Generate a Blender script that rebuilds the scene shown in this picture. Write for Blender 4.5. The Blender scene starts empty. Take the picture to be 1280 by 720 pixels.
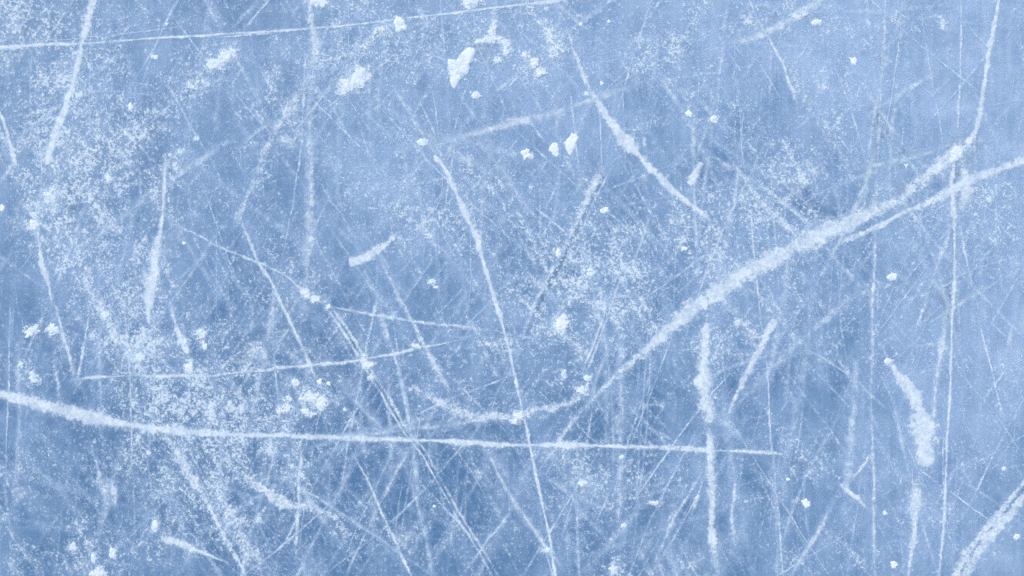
import bpy, math
import numpy as np

rng = np.random.default_rng(7)
S = bpy.context.scene
COL = S.collection
PX = 0.001                                    # the traced marks are laid out in millimetres on the ice


def wx(u): return (np.asarray(u, float) - 640.0) * PX
def wy(v): return (360.0 - np.asarray(v, float)) * PX


# ---------------------------------------------------------------- noise
TAB = rng.random((1024, 1024))


def vnoise(x, y, seed=0):
    x = np.asarray(x, float) + seed * 37.13 + 5000.0
    y = np.asarray(y, float) + seed * 91.71 + 5000.0
    ix = np.floor(x).astype(int); iy = np.floor(y).astype(int)
    fx = x - ix; fy = y - iy
    fx = fx * fx * (3 - 2 * fx); fy = fy * fy * (3 - 2 * fy)
    a = TAB[iy % 1024, ix % 1024]; b = TAB[iy % 1024, (ix + 1) % 1024]
    c = TAB[(iy + 1) % 1024, ix % 1024]; d = TAB[(iy + 1) % 1024, (ix + 1) % 1024]
    return (a * (1 - fx) + b * fx) * (1 - fy) + (c * (1 - fx) + d * fx) * fy


def stretch(n, k): return np.clip((n - .5) * k + .5, 0, 1)


def grain(u, v, seed=0):
    """grain of the powder: crystals of one to four millimetres"""
    n = .50 * vnoise(u / 1.25, v / 1.25, seed) + .30 * vnoise(u / 2.7, v / 2.7, seed + 3) + .20 * vnoise(u / 6.5, v / 6.5, seed + 5)
    return stretch(n, 1.75)


# ---------------------------------------------------------------- materials
def new_mat(name):
    m = bpy.data.materials.new(name); m.use_nodes = True
    nt = m.node_tree; nt.nodes.clear()
    return m, nt, nt.nodes, nt.links


def val(N, L, op, a, b=None, clamp=False):
    n = N.new('ShaderNodeMath'); n.operation = op; n.use_clamp = clamp
    for i, s in enumerate((a, b)):
        if s is None: continue
        if isinstance(s, (int, float)): n.inputs[i].default_value = s
        else: L.new(s, n.inputs[i])
    return n.outputs[0]


def noise_node(N, L, vec, scale, detail=2, rough=.5):
    n = N.new('ShaderNodeTexNoise'); n.inputs['Scale'].default_value = scale
    n.inputs['Detail'].default_value = detail; n.inputs['Roughness'].default_value = rough
    L.new(vec, n.inputs['Vector'])
    return n.outputs['Fac']


def ramp(N, L, fac, stops):
    r = N.new('ShaderNodeValToRGB'); e = r.color_ramp.elements
    while len(e) < len(stops): e.new(.5)
    for i, (p, c) in enumerate(stops):
        e[i].position = p; e[i].color = (c[0], c[1], c[2], 1)
    L.new(fac, r.inputs[0])
    return r.outputs[0]


def ice_material():
    m, nt, N, L = new_mat('cloudy_ice')
    out = N.new('ShaderNodeOutputMaterial'); p = N.new('ShaderNodeBsdfPrincipled')
    L.new(p.outputs[0], out.inputs[0])
    geo = N.new('ShaderNodeNewGeometry'); pos = geo.outputs['Position']
    at = N.new('ShaderNodeAttribute'); at.attribute_name = 'milk_and_light'
    mp = N.new('ShaderNodeMapping'); mp.inputs['Scale'].default_value = (1, .22, 1); mp.inputs['Rotation'].default_value = (0, 0, .16)
    L.new(pos, mp.inputs[0])
    big = noise_node(N, L, pos, 5.5, 4, .55)
    mid = noise_node(N, L, pos, 26, 4, .6)
    fine = noise_node(N, L, pos, 300, 3, .7)
    micro = noise_node(N, L, pos, 900, 2, .7)
    streak = noise_node(N, L, mp.outputs[0], 160, 3, .6)
    for rot, sc in ((-.55, 70), (.75, 60), (-.25, 50)):      # old healed tracks frozen into the ice
        m2 = N.new('ShaderNodeMapping'); m2.inputs['Scale'].default_value = (1, .09, 1); m2.inputs['Rotation'].default_value = (0, 0, rot)
        L.new(pos, m2.inputs[0])
        old = noise_node(N, L, m2.outputs[0], sc, 4, .65)
        mid = val(N, L, 'ADD', mid, val(N, L, 'MULTIPLY', val(N, L, 'SUBTRACT', old, .5), .55))
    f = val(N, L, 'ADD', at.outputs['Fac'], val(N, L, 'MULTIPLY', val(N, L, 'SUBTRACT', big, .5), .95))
    f = val(N, L, 'ADD', f, val(N, L, 'MULTIPLY', val(N, L, 'SUBTRACT', mid, .5), .8))
    f = val(N, L, 'ADD', f, val(N, L, 'MULTIPLY', val(N, L, 'SUBTRACT', fine, .5), .22))
    f = val(N, L, 'ADD', f, val(N, L, 'MULTIPLY', val(N, L, 'SUBTRACT', streak, .5), .0))
    f = val(N, L, 'ADD', f, val(N, L, 'MULTIPLY', val(N, L, 'SUBTRACT', micro, .5), .26), True)
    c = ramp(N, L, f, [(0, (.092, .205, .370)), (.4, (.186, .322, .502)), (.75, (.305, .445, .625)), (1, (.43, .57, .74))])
    # tiny trapped bubbles
    vo = N.new('ShaderNodeTexVoronoi'); vo.inputs['Scale'].default_value = 150; L.new(pos, vo.inputs['Vector'])
    dot = val(N, L, 'LESS_THAN', vo.outputs['Distance'], .10)
    sep = N.new('ShaderNodeSeparateColor'); L.new(vo.outputs['Color'], sep.inputs[0])
    dot = val(N, L, 'MULTIPLY', dot, val(N, L, 'GREATER_THAN', sep.outputs[0], .72))
    mx = N.new('ShaderNodeMixRGB'); L.new(val(N, L, 'MULTIPLY', dot, .55), mx.inputs[0]); L.new(c, mx.inputs[1])
    mx.inputs[2].default_value = (.66, .76, .88, 1)
    L.new(mx.outputs[0], p.inputs['Base Color'])
    p.inputs['Roughness'].default_value = .34; p.inputs['IOR'].default_value = 1.31
    bp = N.new('ShaderNodeBump'); bp.inputs['Strength'].default_value = .10; bp.inputs['Distance'].default_value = .0006
    L.new(fine, bp.inputs['Height']); L.new(bp.outputs[0], p.inputs['Normal'])
    return m


def frost_material(name, colour, thin=None):
    """powdered ice: its own cover decides how much of the ice below is seen through it"""
    m, nt, N, L = new_mat(name)
    out = N.new('ShaderNodeOutputMaterial'); p = N.new('ShaderNodeBsdfPrincipled')
    tr = N.new('ShaderNodeBsdfTransparent'); mix = N.new('ShaderNodeMixShader')
    at = N.new('ShaderNodeAttribute'); at.attribute_name = 'cover'
    geo = N.new('ShaderNodeNewGeometry')
    n = noise_node(N, L, geo.outputs['Position'], 700, 2, .6)
    if thin is None:
        c = ramp(N, L, n, [(.25, [x * .86 for x in colour]), (.75, colour)])
    else:
        k = val(N, L, 'ADD', at.outputs['Fac'], val(N, L, 'MULTIPLY', val(N, L, 'SUBTRACT', n, .5), .3), True)
        c = ramp(N, L, k, [(.12, thin), (.85, colour)])
    L.new(c, p.inputs['Base Color']); p.inputs['Roughness'].default_value = .8; p.inputs['IOR'].default_value = 1.31
    L.new(at.outputs['Fac'], mix.inputs[0]); L.new(tr.outputs[0], mix.inputs[1]); L.new(p.outputs[0], mix.inputs[2])
    L.new(mix.outputs[0], out.inputs[0])
    return m


def lump_material():
    m, nt, N, L = new_mat('packed_snow')
    out = N.new('ShaderNodeOutputMaterial'); p = N.new('ShaderNodeBsdfPrincipled'); L.new(p.outputs[0], out.inputs[0])
    geo = N.new('ShaderNodeNewGeometry'); pos = geo.outputs['Position']
    a = noise_node(N, L, pos, 260, 3, .6); b = noise_node(N, L, pos, 900, 2, .6)
    c = ramp(N, L, a, [(.3, (.72, .85, .955)), (.6, (.79, .90, .975))])
    L.new(c, p.inputs['Base Color']); p.inputs['Roughness'].default_value = .75; p.inputs['IOR'].default_value = 1.31
    bp = N.new('ShaderNodeBump'); bp.inputs['Strength'].default_value = .2; bp.inputs['Distance'].default_value = .001
    L.new(b, bp.inputs['Height']); L.new(bp.outputs[0], p.inputs['Normal'])
    return m


M_ICE = ice_material()
M_FROST = frost_material('powdered_ice', (.755, .89, .985), (.52, .73, .95))
M_DUST = frost_material('frost_grains', (.70, .85, .97), (.48, .69, .93))
M_GROOVE = frost_material('clear_blade_groove', (.165, .30, .49))
M_LUMP = lump_material()


# ---------------------------------------------------------------- mesh helpers
def link(name, me, mat, parent=None):
    o = bpy.data.objects.new(name, me); COL.objects.link(o)
    me.materials.append(mat)
    if parent is not None: o.parent = parent
    return o


def mesh_from(name, co, quads, cover=None, smooth=True, attr='cover'):
    me = bpy.data.meshes.new(name)
    nv, nf = len(co), len(quads)
    me.vertices.add(nv); me.vertices.foreach_set('co', np.ascontiguousarray(co, np.float32).ravel())
    me.loops.add(nf * 4); me.loops.foreach_set('vertex_index', np.ascontiguousarray(quads, np.int32).ravel())
    me.polygons.add(nf); me.polygons.foreach_set('loop_start', np.arange(0, nf * 4, 4, dtype=np.int32))
    if cover is not None:
        a = me.attributes.new(attr, 'FLOAT', 'POINT'); a.data.foreach_set('value', np.ascontiguousarray(cover, np.float32))
    me.update(calc_edges=True)
    me.polygons.foreach_set('use_smooth', np.full(nf, smooth, bool))
    return me


def grid_quads(X, Y, Z, C, cut=.035):
    """faces of a height field where there is something lying; returns compact arrays"""
    r, c = X.shape
    idx = np.arange(r * c).reshape(r, c)
    mx = np.maximum(np.maximum(C[:-1, :-1], C[1:, :-1]), np.maximum(C[:-1, 1:], C[1:, 1:]))
    k = mx > cut
    q = np.stack([idx[:-1, :-1][k], idx[1:, :-1][k], idx[1:, 1:][k], idx[:-1, 1:][k]], -1)
    used = np.zeros(r * c, bool); used[q.ravel()] = True
    remap = np.cumsum(used) - 1
    co = np.stack([X.ravel()[used], Y.ravel()[used], Z.ravel()[used]], -1)
    return co, remap[q], C.ravel()[used]


def catmull(P, step=1.0):
    P = np.asarray(P, float)
    if len(P) == 2:
        P = np.stack([P[0], (P[0] + P[1]) / 2, P[1]])
    E = np.vstack([2 * P[0] - P[1], P, 2 * P[-1] - P[-2]])
    E[0, 2:] = P[0, 2:]; E[-1, 2:] = P[-1, 2:]
    out = []
    for i in range(1, len(E) - 2):
        p0, p1, p2, p3 = E[i - 1], E[i], E[i + 1], E[i + 2]
        n = max(2, int(np.hypot(*(p2 - p1)[:2]) / step))
        t = np.linspace(0, 1, n, endpoint=False)[:, None]
        q = .5 * ((2 * p1) + (-p0 + p2) * t + (2 * p0 - 5 * p1 + 4 * p2 - p3) * t ** 2 + (-p0 + 3 * p1 - 3 * p2 + p3) * t ** 3)
        q[:, 2:] = p1[2:] * (1 - t) + p2[2:] * t
        out.append(q)
    out.append(E[-2][None])
    return np.vstack(out)


def parse(txt):
    pts = []; w = 4.; d = .7
    for s in txt.split():
        f = [float(x) for x in s.split(',')]
        if len(f) > 2: w = f[2]
        if len(f) > 3: d = f[3]
        pts.append((f[0], f[1], w, d))
    return pts


SEED = [10]


def ribbon(pts, haze=.30, off=0., fuzz=1.0, gap=0., taper=(30, 30), wob=1.0, z0=.0005, zh=.00026, scale_w=1., streaky=.45, gain=1., mod=.8):
    """powder pushed up along one blade track: a lacy ridge, thick in the middle and crumbling at its sides"""
    SEED[0] += 1; sd = SEED[0]
    Q = catmull(pts, .9)
    u, v, w, d = Q.T
    du, dv = np.gradient(u), np.gradient(v); ln = np.hypot(du, dv) + 1e-9
    s = np.cumsum(ln); Lt = s[-1]
    nx, ny = -dv / ln, du / ln
    jig = (vnoise(s / 30, 0 * s, sd) - .5) * 1.6 * wob + (vnoise(s / 7, 0 * s, sd + 1) - .5) * .9 * wob
    hw = np.maximum(w * scale_w * .5, .7) * (.62 + .76 * vnoise(s / 22, 0 * s + 9, sd))
    dd = gain * d * (1.07 - mod * .61 + mod * (.70 * vnoise(s / 38, 0 * s + 4, sd + 2) + .52 * vnoise(s / 9, 0 * s + 4, sd + 7)))
    dd = dd * np.clip(s / max(taper[0], 1), 0, 1) ** .7 * np.clip((Lt - s) / max(taper[1], 1), 0, 1) ** .7
    W = float(np.max(hw)) * (1.8 + 1.3 * fuzz) + 1.5
    nt_ = max(7, int(2 * W / .9) + 1)
    t = np.linspace(-W, W, nt_)
    T = t[None, :]
    U = u[:, None] + nx[:, None] * (T + off + jig[:, None]); V = v[:, None] + ny[:, None] * (T + off + jig[:, None])
    rel = np.abs(T) / hw[:, None]
    # crumbling edges: the ridge is wider here, eaten away there
    rel = rel * (.42 + .62 * vnoise(U / 3.6, V / 3.6, sd + 14) + .62 * vnoise(U / 11, V / 11, sd + 15))
    core = np.exp(-rel ** 2.2 * .95)
    skirt = np.exp(-(rel / (1.35 + .75 * fuzz)) ** 2 * 1.1)
    st = vnoise(s[:, None] / 26 + 0 * T, T / 1.25 + 0 * s[:, None], sd + 4)
    n = grain(U, V, sd)
    n = stretch((1 - streaky * .55) * n + streaky * .55 * st, 1.25)
    dens = dd[:, None] * (.72 * core + .44 * fuzz * skirt * (.25 + 1.1 * vnoise(U / 8, V / 8, sd + 6)))
    if gap > 0:                                # the blade's own path, swept clean
        dens = dens * (1 - np.exp(-(T / gap) ** 2))
    dens = .84 * np.tanh(dens / .84)
    cov = np.clip((dens * 1.62 - n * .95) / .72, 0, 1)
    film = np.clip(1.0 * haze * dd[:, None] * (np.exp(-rel ** 2 * .8) + .22 * np.exp(-(rel / 2.1) ** 2)) * (.35 + .95 * vnoise(U / 5, V / 5, sd + 8)), 0, .75)
    body = .66 + .34 * stretch(vnoise(U / 1.6, V / 1.6, sd + 11) * .4 + vnoise(U / 4, V / 4, sd + 12) * .3 + vnoise(U / 10, V / 10, sd + 13) * .3, 2.0)
    C = np.clip(cov * body + .85 * film * (1 - cov), 0, .95)
    C[:, 0] = C[:, -1] = 0
    Z = z0 + (sd % 40) * 6e-6 + cov * zh * (.5 + n) * np.minimum(1, hw[:, None] / 5 + .25)
    return grid_quads(wx(U), wy(V), Z, C)


def tag(o, label=None, cat=None, group=None, kind=None):
    if label: o['label'] = label
    if cat: o['category'] = cat
    if group: o['group'] = group
    if kind: o['kind'] = kind


def empty(name, u, v):
    o = bpy.data.objects.new(name, None); COL.objects.link(o)
    o.empty_display_size = .02
    return o


def merge(parts):
    cos, qs, cs = [], [], []; n = 0
    for co, q, c in parts:
        if len(q) == 0: continue
        cos.append(co); qs.append(q + n); cs.append(c); n += len(co)
    return np.vstack(cos), np.vstack(qs), np.concatenate(cs)


GAIN = {'long bright skate scratches': 1.28, 'shorter snow-filled skate scratches': 1.26, 'faint powdery skate tracks': .84, 'thin straight skate scratches': 1.08}


def scratch(label, txt, group=None, name='skate_scratch', cat='scratch', **kw):
    kw.setdefault('gain', GAIN.get(group, 1.05))
    if group == G_HAZE: kw.setdefault('mod', .5)
    co, q, c = ribbon(parse(txt), **kw)
    o = link(name, mesh_from(name, co, q, c), M_FROST)
    tag(o, label, cat, group)
    return o


def double_scratch(label, txt, sep, groove=.6, gw=2.2, sides=(1., 1.), group=None, **kw):
    """two snow ridges thrown up on both sides of one clear blade groove"""
    pts = parse(txt)
    root = empty('skate_scratch', pts[0][0], pts[0][1]); tag(root, label, 'scratch', group)
    for sgn, sw in zip((-1, 1), sides):
        if sw <= 0: continue
        co, q, c = ribbon(pts, off=sgn * sep, scale_w=sw, **kw)
        link('snow_ridge', mesh_from('snow_ridge', co, q, c), M_FROST, root)
    gp = [(a, b, gw, groove) for a, b, w, d in pts]
    co, q, c = ribbon(gp, haze=.5, fuzz=.1, z0=.0006, zh=0., streaky=.2, mod=.4, gain=.74, taper=(110, 70))
    link('groove', mesh_from('groove', co, q, c), M_GROOVE, root)
    return root


# ---------------------------------------------------------------- ice sheet (the setting)
MILK_AND_LIGHT = [  # centre, radii, rotation (deg), amount: cloudy and clear ice, plus the lighting gradient painted into its colour
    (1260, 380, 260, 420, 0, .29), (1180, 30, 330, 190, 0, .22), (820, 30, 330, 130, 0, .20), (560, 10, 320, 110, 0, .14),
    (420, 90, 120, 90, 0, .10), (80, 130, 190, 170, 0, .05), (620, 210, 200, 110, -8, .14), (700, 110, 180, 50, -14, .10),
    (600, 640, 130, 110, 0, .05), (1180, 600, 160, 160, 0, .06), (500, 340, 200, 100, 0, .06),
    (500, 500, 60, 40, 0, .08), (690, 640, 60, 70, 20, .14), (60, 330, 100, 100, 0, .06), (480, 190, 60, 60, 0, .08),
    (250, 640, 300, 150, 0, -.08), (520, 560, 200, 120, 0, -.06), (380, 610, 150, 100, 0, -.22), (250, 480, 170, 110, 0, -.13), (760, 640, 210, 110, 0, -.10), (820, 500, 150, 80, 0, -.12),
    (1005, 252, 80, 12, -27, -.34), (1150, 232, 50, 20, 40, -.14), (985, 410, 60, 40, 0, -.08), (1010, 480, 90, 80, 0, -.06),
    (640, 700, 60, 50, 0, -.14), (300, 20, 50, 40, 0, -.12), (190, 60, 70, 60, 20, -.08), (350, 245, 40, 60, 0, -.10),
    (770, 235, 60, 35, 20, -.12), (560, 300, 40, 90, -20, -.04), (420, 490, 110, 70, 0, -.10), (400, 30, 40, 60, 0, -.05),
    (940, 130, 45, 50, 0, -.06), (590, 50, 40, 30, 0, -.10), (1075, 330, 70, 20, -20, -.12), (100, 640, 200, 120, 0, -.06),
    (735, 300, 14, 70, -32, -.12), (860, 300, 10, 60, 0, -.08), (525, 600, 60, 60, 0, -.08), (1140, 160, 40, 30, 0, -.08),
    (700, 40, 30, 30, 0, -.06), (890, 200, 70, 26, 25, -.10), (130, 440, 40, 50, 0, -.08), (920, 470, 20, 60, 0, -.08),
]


def blobs(U, V, L):
    f = np.zeros_like(U, dtype=float)
    for cx, cy, rx, ry, a, amp in L:
        ca, sa = math.cos(math.radians(a)), math.sin(math.radians(a))
        dx, dy = U - cx, V - cy
        p = (dx * ca - dy * sa) / rx; q = (dx * sa + dy * ca) / ry
        f += amp * np.exp(-(p * p + q * q))
    return f


def axis(lo, hi, step):
    core = np.arange(lo, hi + .1, step)
    far = [60, 200, 700, 2500, 9000, 40000]
    return np.concatenate([[lo - f for f in reversed(far)], core, [hi + f for f in far]])


au, av = axis(-420, 1700, 7.), axis(-420, 1140, 7.)
UU, VV = np.meshgrid(au, av)
milk_and_light = .285 + 1.22 * blobs(UU, VV, MILK_AND_LIGHT)
milk_and_light += .18 * (vnoise(UU / 70, VV / 70, 3) - .5) + .22 * (vnoise(UU / 26, VV / 26, 4) - .5)
co, q, c = grid_quads(wx(UU), wy(VV), 0 * UU, milk_and_light + 10, 0)
ice = link('ice_ground', mesh_from('ice_ground', co, q, c - 10, attr='milk_and_light'), M_ICE)
tag(ice, 'cloudy blue rink ice under all the skate scratches', 'ice', kind='structure')

# ---------------------------------------------------------------- fine powder lying all over the ice
DUST = [
    (30, 22, 62, 34, 0, .62), (35, 40, 80, 50, 0, .50), (118, 350, 28, 56, 35, .30), (165, 440, 34, 60, 35, .36), (85, 120, 50, 70, 0, .30), (112, 275, 50, 80, 0, .38), (70, 220, 40, 60, 0, .25), (190, 215, 40, 50, 0, .18),
    (215, 545, 60, 26, 35, .30), (255, 600, 34, 60, 25, .30), (250, 500, 70, 30, 0, .25), (720, 370, 80, 50, -20, .22), (880, 300, 60, 50, 0, .22), (985, 270, 40, 30, 25, .2), (85, 40, 40, 30, 0, .35), (60, 110, 62, 50, 0, .40), (30, 175, 40, 40, 0, .22), (90, 210, 60, 45, 0, .34),
    (150, 200, 50, 60, 0, .30), (125, 125, 40, 50, 0, .34), (185, 140, 34, 28, 0, .30), (205, 205, 34, 36, 0, .36), (105, 280, 52, 46, 0, .55),
    (60, 250, 30, 40, 0, .26), (120, 330, 50, 40, 0, .32), (175, 300, 40, 50, 0, .26), (245, 105, 32, 22, 0, .40), (215, 115, 30, 30, 0, .22),
    (160, 30, 60, 40, 0, .14), (245, 40, 40, 40, 0, .14), (270, 80, 34, 20, -20, .34), (320, 260, 40, 40, 0, .22), (330, 205, 30, 30, 0, .28),
    (425, 85, 66, 46, 0, .36), (480, 45, 50, 30, -20, .34), (440, 10, 60, 20, 0, .26), (525, 55, 50, 34, 0, .32), (545, 85, 34, 20, 0, .24),
    (600, 30, 40, 30, 0, .26), (620, 62, 40, 30, 0, .38), (688, 48, 30, 44, 0, .42), (665, 85, 26, 20, 40, .40), (700, 20, 26, 24, 0, .24),
    (340, 130, 34, 26, 0, .30), (440, 55, 30, 30, 0, .20), (500, 150, 30, 24, 0, .22), (360, 60, 26, 22, 0, .18), (395, 75, 36, 30, 0, .26),
    (810, 55, 58, 40, 0, .42), (845, 80, 46, 30, 0, .36), (985, 12, 46, 26, -20, .50), (940, 28, 20, 24, 40, .34), (800, 160, 34, 18, 25, .42),
    (860, 10, 40, 14, 0, .24), (1090, 30, 40, 24, 0, .28), (1270, 6, 30, 14, 0, .34), (910, 130, 30, 22, 30, .22), (925, 170, 40, 26, 20, .26),
    (870, 60, 18, 60, 0, .2), (1140, 60, 60, 40, 0, .12), (1020, 140, 40, 34, 0, .20), (1180, 40, 20, 30, 30, .2), (1040, 100, 60, 24, 30, .16),
    (470, 245, 52, 40, 0, .30), (500, 215, 40, 40, 0, .20), (430, 200, 30, 30, 0, .20), (590, 262, 40, 60, -20, .22), (640, 235, 50, 36, 25, .26),
    (500, 290, 40, 34, 0, .26), (345, 330, 34, 30, 0, .26), (410, 330, 30, 40, 0, .16), (555, 230, 40, 50, 0, .10),
    (745, 285, 50, 40, -40, .36), (700, 325, 46, 30, 30, .46), (765, 330, 52, 50, 0, .40), (735, 375, 60, 36, 0, .44), (790, 350, 50, 46, 0, .30),
    (850, 270, 30, 34, 0, .34), (885, 250, 36, 36, 0, .36), (880, 310, 42, 34, 0, .58), (930, 280, 30, 30, 0, .34), (975, 275, 34, 26, 28, .58),
    (1000, 210, 44, 30, 30, .34), (960, 200, 40, 24, 20, .34), (1050, 200, 30, 40, 0, .26), (1130, 190, 24, 30, 0, .20), (1110, 245, 24, 14, 0, .4),
    (1240, 240, 50, 30, -20, .36), (1170, 265, 30, 24, 0, .28), (1230, 290, 60, 40, 0, .34), (1150, 300, 24, 24, 0, .28), (1240, 350, 60, 30, 0, .16),
    (1040, 330, 60, 20, -20, .26), (985, 345, 30, 26, 0, .30), (1090, 330, 30, 30, 0, .18), (1100, 390, 20, 30, 0, .24), (640, 300, 34, 40, 0, .22),
    (690, 405, 60, 36, 0, .38), (775, 400, 50, 40, 0, .40), (640, 430, 50, 30, 0, .26), (790, 440, 34, 14, 0, .32), (720, 450, 40, 34, 0, .26),
    (585, 440, 50, 30, 0, .26), (860, 430, 40, 40, 0, .24), (910, 440, 30, 30, 0, .24), (935, 400, 26, 26, 0, .34), (690, 490, 50, 30, 0, .26),
    (870, 480, 40, 40, 0, .20), (1065, 405, 26, 24, 0, .26), (1030, 440, 40, 30, 25, .22), (1000, 400, 30, 24, 0, .16), (960, 470, 30, 40, 0, .16),
    (1110, 470, 30, 20, 30, .34), (1190, 430, 50, 30, 0, .16), (1265, 455, 24, 30, 0, .34), (1160, 480, 60, 40, 0, .14), (1250, 520, 40, 40, 0, .16),
    (135, 400, 30, 26, 40, .40), (165, 430, 34, 24, 40, .42), (60, 430, 30, 26, 0, .30), (45, 470, 24, 16, 0, .36), (190, 400, 30, 40, 0, .28),
    (255, 420, 34, 20, 0, .36), (225, 385, 26, 26, 0, .22), (180, 470, 34, 20, 0, .40), (245, 495, 44, 34, 0, .48), (200, 505, 46, 24, 0, .40),
    (290, 465, 34, 24, 0, .36), (300, 500, 40, 34, 0, .44), (235, 520, 60, 14, 5, .46), (140, 500, 30, 26, 0, .26), (310, 430, 30, 30, 0, .16),
    (270, 555, 40, 22, 0, .62), (225, 570, 26, 26, 30, .44), (320, 570, 30, 30, 0, .54), (345, 585, 30, 24, 20, .44), (200, 560, 40, 26, 0, .30),
    (210, 620, 30, 30, 0, .40), (235, 605, 30, 34, 30, .40), (290, 645, 26, 34, 30, .44), (305, 690, 26, 30, 30, .46), (45, 575, 40, 24, 25, .28),
    (120, 600, 40, 40, 0, .16), (60, 560, 80, 20, 0, .18), (110, 690, 40, 26, 0, .42), (160, 690, 50, 26, 0, .32), (205, 690, 30, 24, 0, .28),
    (100, 660, 24, 40, 0, .30), (30, 700, 40, 20, 0, .28), (335, 715, 20, 14, 0, .40), (245, 655, 40, 30, 0, .20), (370, 610, 24, 40, 0, .36),
    (430, 600, 22, 34, 0, .26), (425, 660, 16, 20, 0, .34), (480, 680, 50, 36, 0, .20), (610, 660, 30, 26, 0, .26), (545, 600, 40, 40, 0, .14),
    (735, 580, 36, 36, 0, .36), (785, 585, 34, 40, 0, .30), (745, 630, 40, 30, -30, .34), (750, 675, 24, 24, 40, .36), (830, 595, 34, 24, 0, .26),
    (690, 600, 30, 30, 0, .20), (815, 630, 30, 14, 0, .30), (770, 705, 20, 16, 0, .34), (870, 705, 30, 14, 0, .34), (660, 560, 60, 10, 0, .32),
    (910, 590, 40, 40, 0, .22), (985, 560, 24, 26, 0, .34), (1020, 580, 30, 20, 30, .32), (960, 640, 30, 60, 0, .20), (1000, 700, 40, 24, 0, .22),
    (1040, 700, 30, 20, 0, .2), (1110, 560, 40, 30, 0, .16), (1180, 560, 30, 30, 0, .26), (1140, 625, 24, 22, 0, .32), (1180, 630, 40, 30, 0, .22),
    (1110, 690, 40, 26, 0, .26), (1225, 640, 30, 30, 40, .2), (1195, 690, 26, 20, 0, .32), (1245, 690, 30, 24, 0, .22), (1060, 650, 30, 30, 0, .14),
    (570, 515, 60, 16, 10, .26), (480, 440, 40, 40, 45, .26), (560, 480, 30, 30, 0, .2), (360, 560, 60, 12, 0, .34), (450, 555, 60, 8, 0, .34),
    (380, 500, 46, 30, 0, .40), (355, 440, 40, 30, 0, .18), (300, 380, 50, 40, 0, .14),
]
r2 = np.random.default_rng(5)
for _ in range(150):                              # the same powder goes on beyond the picture
    a, b = r2.uniform(-420, 1700), r2.uniform(-420, 1140)
    if -40 < a < 1320 and -40 < b < 760: continue
    DUST.append((a, b, r2.uniform(24, 70), r2.uniform(20, 50), r2.uniform(0, 180), r2.uniform(.2, .5)))

gu, gv = np.arange(-300, 1581, 1.0), np.arange(-300, 1021, 1.0)
GU, GV = np.meshgrid(gu, gv)
D = np.zeros_like(GU)
for b in DUST:
    R = 2.6 * max(b[2], b[3])
    i0, i1 = max(0, int(b[1] - R + 300)), max(0, int(b[1] + R + 300))
    j0, j1 = max(0, int(b[0] - R + 300)), max(0, int(b[0] + R + 300))
    D[i0:i1, j0:j1] += blobs(GU[i0:i1, j0:j1], GV[i0:i1, j0:j1], [(b[0], b[1], b[2] * 1.15, b[3] * 1.15, b[4], b[5])])
clump = stretch(.34 * vnoise(GU / 24, GV / 24, 21) + .30 * vnoise(GU / 8, GV / 8, 22) + .36 * vnoise(GU / 3.2, GV / 3.2, 23), 2.0)


def drag(deg, across, along, seed, thr):
    # powder dragged along by blades passing in one direction
    a = math.radians(deg)
    p, q = GU * math.cos(a) - GV * math.sin(a), GU * math.sin(a) + GV * math.cos(a)
    p = p + 16 * (vnoise(p / 220, q / 260, seed + 1) - .5)
    return np.clip((vnoise(q / across, p / along, seed) - thr) / (1 - thr), 0, 1) * stretch(vnoise(GU / 60, GV / 60, seed + 2), 2)


tracks = .15 * drag(95, 4, 150, 60, .64) + .25 * drag(78, 5, 130, 64, .66) + drag(57, 4, 120, 68, .64) + drag(118, 3.6, 130, 72, .62) + drag(135, 7, 120, 76, .7) + .7 * drag(12, 4, 130, 80, .7)
bands = .3 * drag(84, 18, 190, 84, .5) + drag(55, 20, 170, 88, .5) + drag(125, 16, 170, 92, .5)
D = .25 + .05 * stretch(vnoise(GU / 90, GV / 90, 24), 2) + .86 * D + .15 * tracks + .08 * bands
D = .80 * np.tanh(D / .80) * (.42 + .76 * clump + .16 * np.clip(tracks, 0, 1))
n = stretch(.68 * vnoise(GU / 1.15, GV / 1.15, 31) + .32 * vnoise(GU / 2.5, GV / 2.5, 34), 1.55)
cov = np.clip((D * 1.06 - n) / .50, 0, 1) * .80
film = (np.clip(D - .16, 0, 1) * .50 + .20 * np.clip(tracks, 0, 1.2) + .22 * np.clip(bands, 0, 1)) * (.4 + .9 * vnoise(GU / 8, GV / 8, 27))
# stray single crystals
sp = vnoise(GU / 1.5 + 7, GV / 1.5, 41); cov = np.maximum(cov, np.clip((sp - .955) / .03, 0, 1) * .7 * (vnoise(GU / 50, GV / 50, 43) > .35))
C = np.clip(cov + film * (1 - cov), 0, .90)
Z = .00028 + cov * .0007
co, q, c = grid_quads(wx(GU), wy(GV), Z, C, .05)
dust = link('frost_dust', mesh_from('frost_dust', co, q, c), M_DUST)
tag(dust, 'fine white frost powder scattered over the blue ice', 'frost', kind='stuff')

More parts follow.
